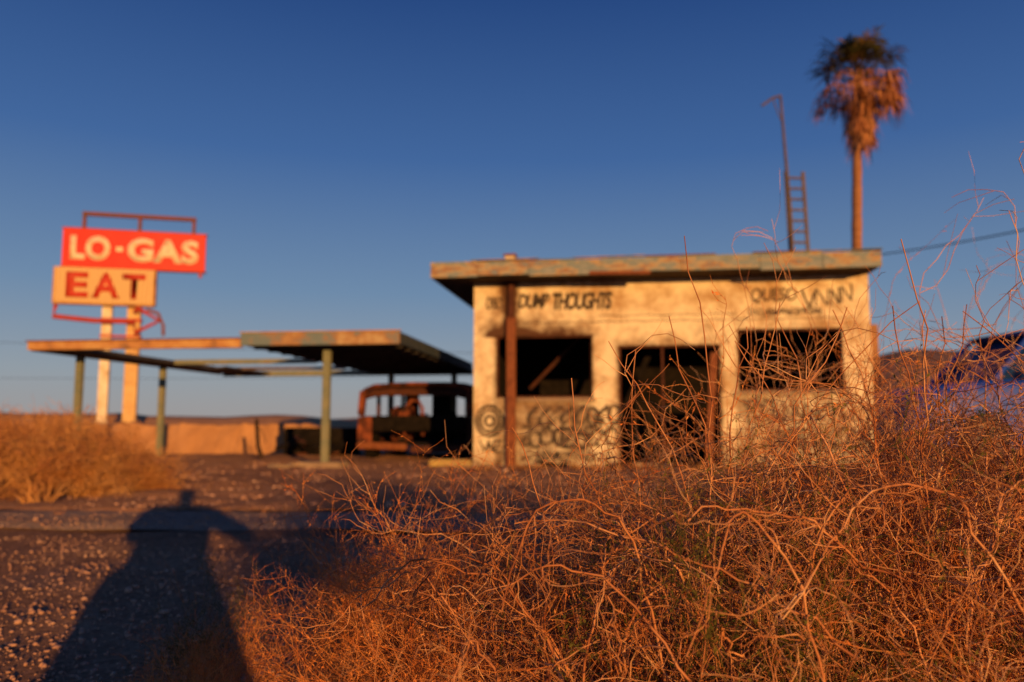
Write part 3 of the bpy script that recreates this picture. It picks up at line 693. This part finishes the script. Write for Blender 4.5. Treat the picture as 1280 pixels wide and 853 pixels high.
loft('body',[(-.62,.45,.78,.72),(-.45,.28,.92,.84),(.45,.24,1.03,.89),(1.2,.24,1.06,.9),(2.8,.24,1.08,.9),(3.4,.28,1.06,.87),(3.55,.4,.9,.8)],M_blue,Cr)
loft('cabin_glass',[(.52,1.02,1.06,.78),(1.22,1.04,1.58,.70),(2.6,1.05,1.60,.70),(3.25,1.04,1.10,.74)],M_glass,Cr)
loft('roof_panel',[(1.12,1.575,1.62,.68),(1.6,1.59,1.66,.70),(2.3,1.59,1.66,.70),(2.7,1.56,1.62,.68)],M_blue,Cr)
for sy in (-1,1):
    tube('a_pillar',[(.50,sy*.80,1.03),(1.15,sy*.70,1.60)],.035,M_blue,Cr,6); tube('b_pillar',[(1.95,sy*.80,1.05),(1.95,sy*.71,1.62)],.04,M_blue,Cr,6); tube('c_pillar',[(3.2,sy*.78,1.05),(2.65,sy*.70,1.6)],.05,M_blue,Cr,6)
    box('mirror',(.85,sy*.93-.08,1.04),(.97,sy*.93+.08,1.16),M_blue,Cr,.03)
    box('headlamp',(-.60,sy*.62-.12,.66),(-.50,sy*.62+.12,.80),M_steel,Cr,.02)
    for x in (.25,2.75):
        disc('wheel',Cr,(x,sy*.82,.33),.33,.22,M_tire,'y'); disc('hubcap',Cr,(x,sy*.825,.33),.2,.23,M_steel,'y')

# ------------------------------------------------------------ photographer (kneeling at the viewpoint; the shadow is in the picture)
Ph=empty('photographer',(0.06,-.05,0)); Ph.scale=(1.2,1,1)
def skin(name,verts,edges,radii,mat,root=0,sub=1):
    me=bpy.data.meshes.new(name); me.from_pydata(verts,edges,[]); o=bpy.data.objects.new(name,me); COL.objects.link(o); o.parent=Ph
    sk=o.modifiers.new('skin','SKIN')
    if not me.skin_vertices: me.skin_vertices.new()
    for i,r_ in enumerate(radii): me.skin_vertices[0].data[i].radius=(r_,r_)
    me.skin_vertices[0].data[root].use_root=True
    s=o.modifiers.new('sub','SUBSURF'); s.levels=sub; s.render_levels=sub
    me.materials.append(mat); return o
M_cloth=nmat('jacket_cloth',[(.3,(.04,.04,.05)),(.7,(.07,.07,.08))],20,.95)
M_skin=nmat('skin',[(.3,(.42,.25,.18)),(.7,(.5,.3,.22))],20,.6)
vb=[(.1,-.68,.42),(.1,-.66,.58),(.1,-.60,.78),(.1,-.53,.90),
    (-.10,-.57,.84),(-.24,-.42,.66),(.02,-.24,.72),
    (.30,-.57,.84),(.46,-.42,.66),(.18,-.24,.72),
    (-.02,-.66,.40),(-.22,-.27,.48),(-.24,-.36,.10),(-.24,-.18,.05),
    (.22,-.66,.38),(.36,-.34,.09),(.34,-.80,.09),(.34,-.92,.04)]
eb=[(0,1),(1,2),(2,3),(2,4),(4,5),(5,6),(2,7),(7,8),(8,9),(0,10),(10,11),(11,12),(12,13),(0,14),(14,15),(15,16),(16,17)]
rb=[.18,.17,.18,.07,.085,.065,.035,.085,.065,.035,.12,.085,.06,.04,.12,.085,.06,.04]
skin('clothed_body',vb,eb,rb,M_cloth)
skin('head',[(.1,-.53,.90),(.1,-.50,.97),(.1,-.47,1.05),(.1,-.47,1.10)],[(0,1),(1,2),(2,3)],[.05,.06,.09,.075],M_skin,0,2)
for sx in (0,1):
    bx=.02 if sx==0 else .18; dr=1 if sx==0 else -1
    vv=[(bx,-.24,.72),(bx+.01*dr,-.20,.74)]; ee=[(0,1)]; ra=[.03,.028]
    for f in range(4):
        i=len(vv); z=.76-.016*f; vv+= [(bx+.02*dr,-.17,z),(bx+.04*dr,-.15,z),(bx+.055*dr,-.155,z)]; ee+=[(1,i),(i,i+1),(i+1,i+2)]; ra+=[.009,.008,.007]
    i=len(vv); vv+=[(bx+.02*dr,-.22,.775),(bx+.04*dr,-.205,.785)]; ee+=[(1,i),(i,i+1)]; ra+=[.01,.008]
    skin('hand',vv,ee,ra,M_skin)
box('camera_body',(.045,-.17,.70),(.155,-.11,.78),M_tire,Ph,.01)

# ------------------------------------------------------------ light
EL=6.0; AZ=21.7
ld=Vector((-math.sin(math.radians(AZ))*math.cos(math.radians(EL)),math.cos(math.radians(AZ))*math.cos(math.radians(EL)),-math.sin(math.radians(EL))))
sl=bpy.data.lights.new('sun','SUN'); sl.energy=5.0; sl.angle=math.radians(.53); sl.color=(1,.49,.14)
so=bpy.data.objects.new('sun',sl); COL.objects.link(so); so.rotation_euler=ld.to_track_quat('-Z','Y').to_euler(); so.location=(5,-10,8)
wd=bpy.data.worlds.new('World'); S.world=wd; wd.use_nodes=True; nt=wd.node_tree
bg=nt.nodes['Background']; sky=nt.nodes.new('ShaderNodeTexSky'); sky.sky_type='NISHITA'; sky.sun_disc=False
sky.sun_elevation=math.radians(EL); sky.sun_rotation=math.radians(180-AZ); sky.air_density=1.0; sky.dust_density=.6; sky.ozone_density=2.5
tc=nt.nodes.new('ShaderNodeTexCoord'); sp=nt.nodes.new('ShaderNodeSeparateXYZ'); nt.links.new(tc.outputs['Generated'],sp.inputs[0])
rp=nt.nodes.new('ShaderNodeValToRGB'); el=rp.color_ramp.elements
st=[(0,(.33,.31,.32)),(.06,(.27,.31,.37)),(.16,(.145,.235,.38)),(.32,(.046,.120,.32)),(.5,(.012,.050,.20)),(1,(.006,.03,.12))]
while len(el)<len(st): el.new(.5)
for e,(p,c) in zip(el,st): e.position=p; e.color=(*c,1)
nt.links.new(sp.outputs['Z'],rp.inputs['Fac'])
vm=nt.nodes.new('ShaderNodeVectorMath'); vm.operation='SCALE'; vm.inputs['Scale'].default_value=10.5
nt.links.new(rp.outputs['Color'],vm.inputs[0])
mx=nt.nodes.new('ShaderNodeMix'); mx.data_type='RGBA'; mx.inputs['Factor'].default_value=.88
nt.links.new(sky.outputs[0],mx.inputs['A']); nt.links.new(vm.outputs[0],mx.inputs['B'])
nt.links.new(mx.outputs['Result'],bg.inputs['Color']); bg.inputs['Strength'].default_value=.10

cam=bpy.data.cameras.new('camera'); co=bpy.data.objects.new('camera',cam); COL.objects.link(co); S.camera=co
cam.lens=28; cam.sensor_width=36; cam.clip_start=.05; cam.clip_end=12000
co.location=(0,0,.75); co.rotation_euler=(math.radians(90+5.94),0,0)
cam.dof.use_dof=True; cam.dof.focus_distance=1.55; cam.dof.aperture_fstop=2.6
